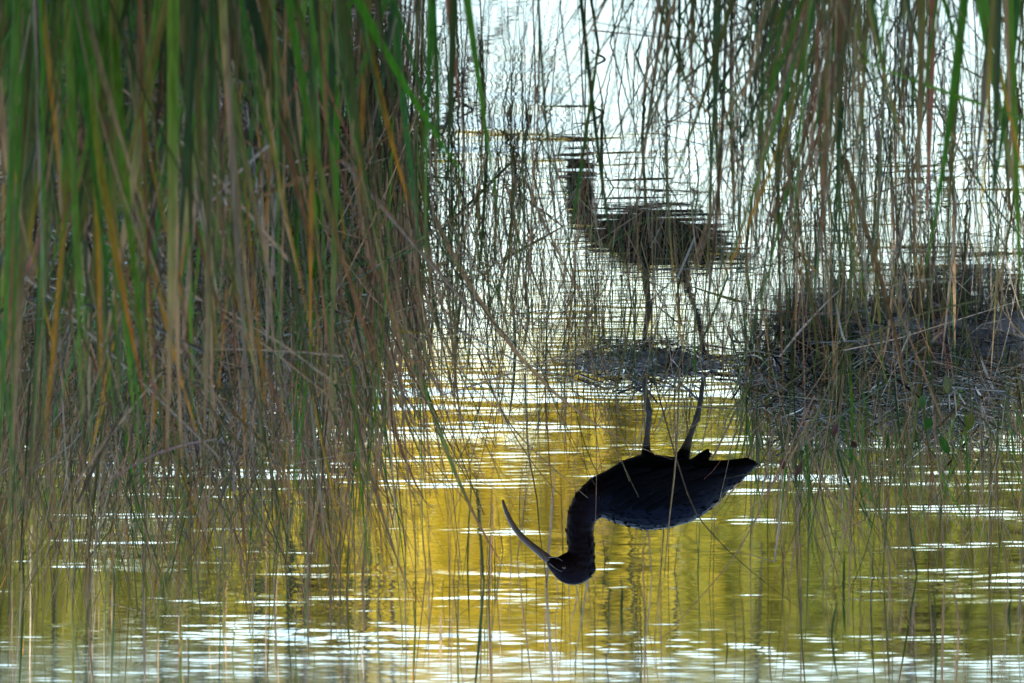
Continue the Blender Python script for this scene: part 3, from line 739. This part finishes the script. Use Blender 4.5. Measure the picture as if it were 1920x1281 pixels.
    tc = n.new('ShaderNodeTexCoord'); nzn = n.new('ShaderNodeTexNoise'); nzn.inputs['Scale'].default_value = 60; cr = n.new('ShaderNodeValToRGB')
    cr.color_ramp.elements[0].color = (0.030, 0.024, 0.027, 1); cr.color_ramp.elements[1].color = (0.060, 0.048, 0.052, 1)
    l.new(tc.outputs['Object'], nzn.inputs['Vector']); l.new(nzn.outputs['Fac'], cr.inputs[0]); l.new(cr.outputs[0], p.inputs['Base Color'])
    p.inputs['Roughness'].default_value = 0.38
    mb.build('bill', m2, root)
    # groove along the bill, pale facial lines, eyes, wings
    m3, n, l, p, out = mat_new('ibis_face_line'); p.inputs['Base Color'].default_value = (0.16, 0.19, 0.24, 1); p.inputs['Roughness'].default_value = 0.5
    m4, n, l, p, out = mat_new('ibis_eye'); p.inputs['Base Color'].default_value = (0.02, 0.012, 0.008, 1); p.inputs['Roughness'].default_value = 0.05
    m5, n, l, p, out = mat_new('ibis_wing'); p.inputs['Base Color'].default_value = (0.0008, 0.0012, 0.0022, 1); p.inputs['Roughness'].default_value = 0.5
    p.inputs['Specular Tint'].default_value = (0.35, 0.5, 1.0, 1); p.inputs['Specular IOR Level'].default_value = 0.07
    for s in (-1, 1):
        mb = MB(); rr_ = random.Random(3)
        w = lambda z: s * 0.0
        blade(mb, bez([L(-70, 380, s * 9.5), L(-82, 390, s * 14.5), L(-94, 396, s * 17.8)], 6), 0.0028, ((0.4,) * 3,) * 3, rr_, True, 0)
        blade(mb, bez([L(-68, 368, s * 8.6), L(-82, 369, s * 13.5), L(-95, 376, s * 18.6)], 6), 0.0022, ((0.4,) * 3,) * 3, rr_, True, 0)
        mb.build('facial_stripe', m3, root)
        bm = MB(); vs = []; fs = []
        for i in range(7):
            for k in range(10):
                th = math.pi * i / 6; ph = 6.28319 * k / 10
                vs.append(tuple(L(-98, 388, s * 19.0) + Vector((math.sin(th) * math.cos(ph), math.cos(th) * 0.7, math.sin(th) * math.sin(ph))) * 0.0042))
        for i in range(6):
            for k in range(10): fs.append((i * 10 + k, i * 10 + (k + 1) % 10, (i + 1) * 10 + (k + 1) % 10, (i + 1) * 10 + k))
        bm.add(vs, fs, []); bm.build('eye', m4, root)
        # folded wing: overlapping feathers laid on the flank
        mb = MB(); q = random.Random(9)
        def flank(x, z):
            for (x0, t0, b0, w0), (x1, t1, b1, w1) in zip(body[:-1], body[1:]):
                if x0 <= x <= x1:
                    u = (x - x0) / (x1 - x0); t = t0 + (t1 - t0) * u; b = b0 + (b1 - b0) * u; ww = w0 + (w1 - w0) * u
                    v = (z - (t + b) / 2) / max(1e-3, (t - b) / 2)
                    return ww * math.sqrt(max(0.05, 1 - v * v))
            return 8
        rows = [(-190, 6, 45), (-215, 7, 50), (-245, 7, 58), (-280, 7, 70), (-320, 6, 88)]
        for ri, (x0, cnt, ln) in enumerate(rows):
            for k in range(cnt):
                f = k / (cnt - 1); z0 = 284 - 58 * f - ri * 2 + q.uniform(-5, 5); xx = x0 + 12 * math.sin(f * 3.1) + q.uniform(-10, 10)
                P = []
                for t in (0, .2, .4, .6, .8, 1):
                    x = max(-440, xx - ln * t); z = z0 - ln * 0.42 * t * (0.5 + 0.5 * (1 - f)) - 4 * t
                    P.append(L(x, z, s * (flank(x, z) + 0.3 + 0.6 * t + 0.12 * ri + q.uniform(-0.3, 0.3))))
                vs = []; fs = []
                for i, p_ in enumerate(P):
                    t = i / 5; ww = 0.0095 * math.sin(math.pi * (0.18 + 0.80 * t)) ** 0.6
                    vs += [tuple(p_ + Vector((0, -s * 0.0012, ww))), tuple(p_ + Vector((0, s * 0.0006, 0))), tuple(p_ + Vector((0, -s * 0.0012, -ww)))]
                    if i: j = (i - 1) * 3; fs += [(j, j + 1, j + 4, j + 3), (j + 1, j + 2, j + 5, j + 4)]
                mb.add(vs, fs, [])
        wo = mb.build('wing', m5, root); wo['kind'] = 'stuff'
build_bird()
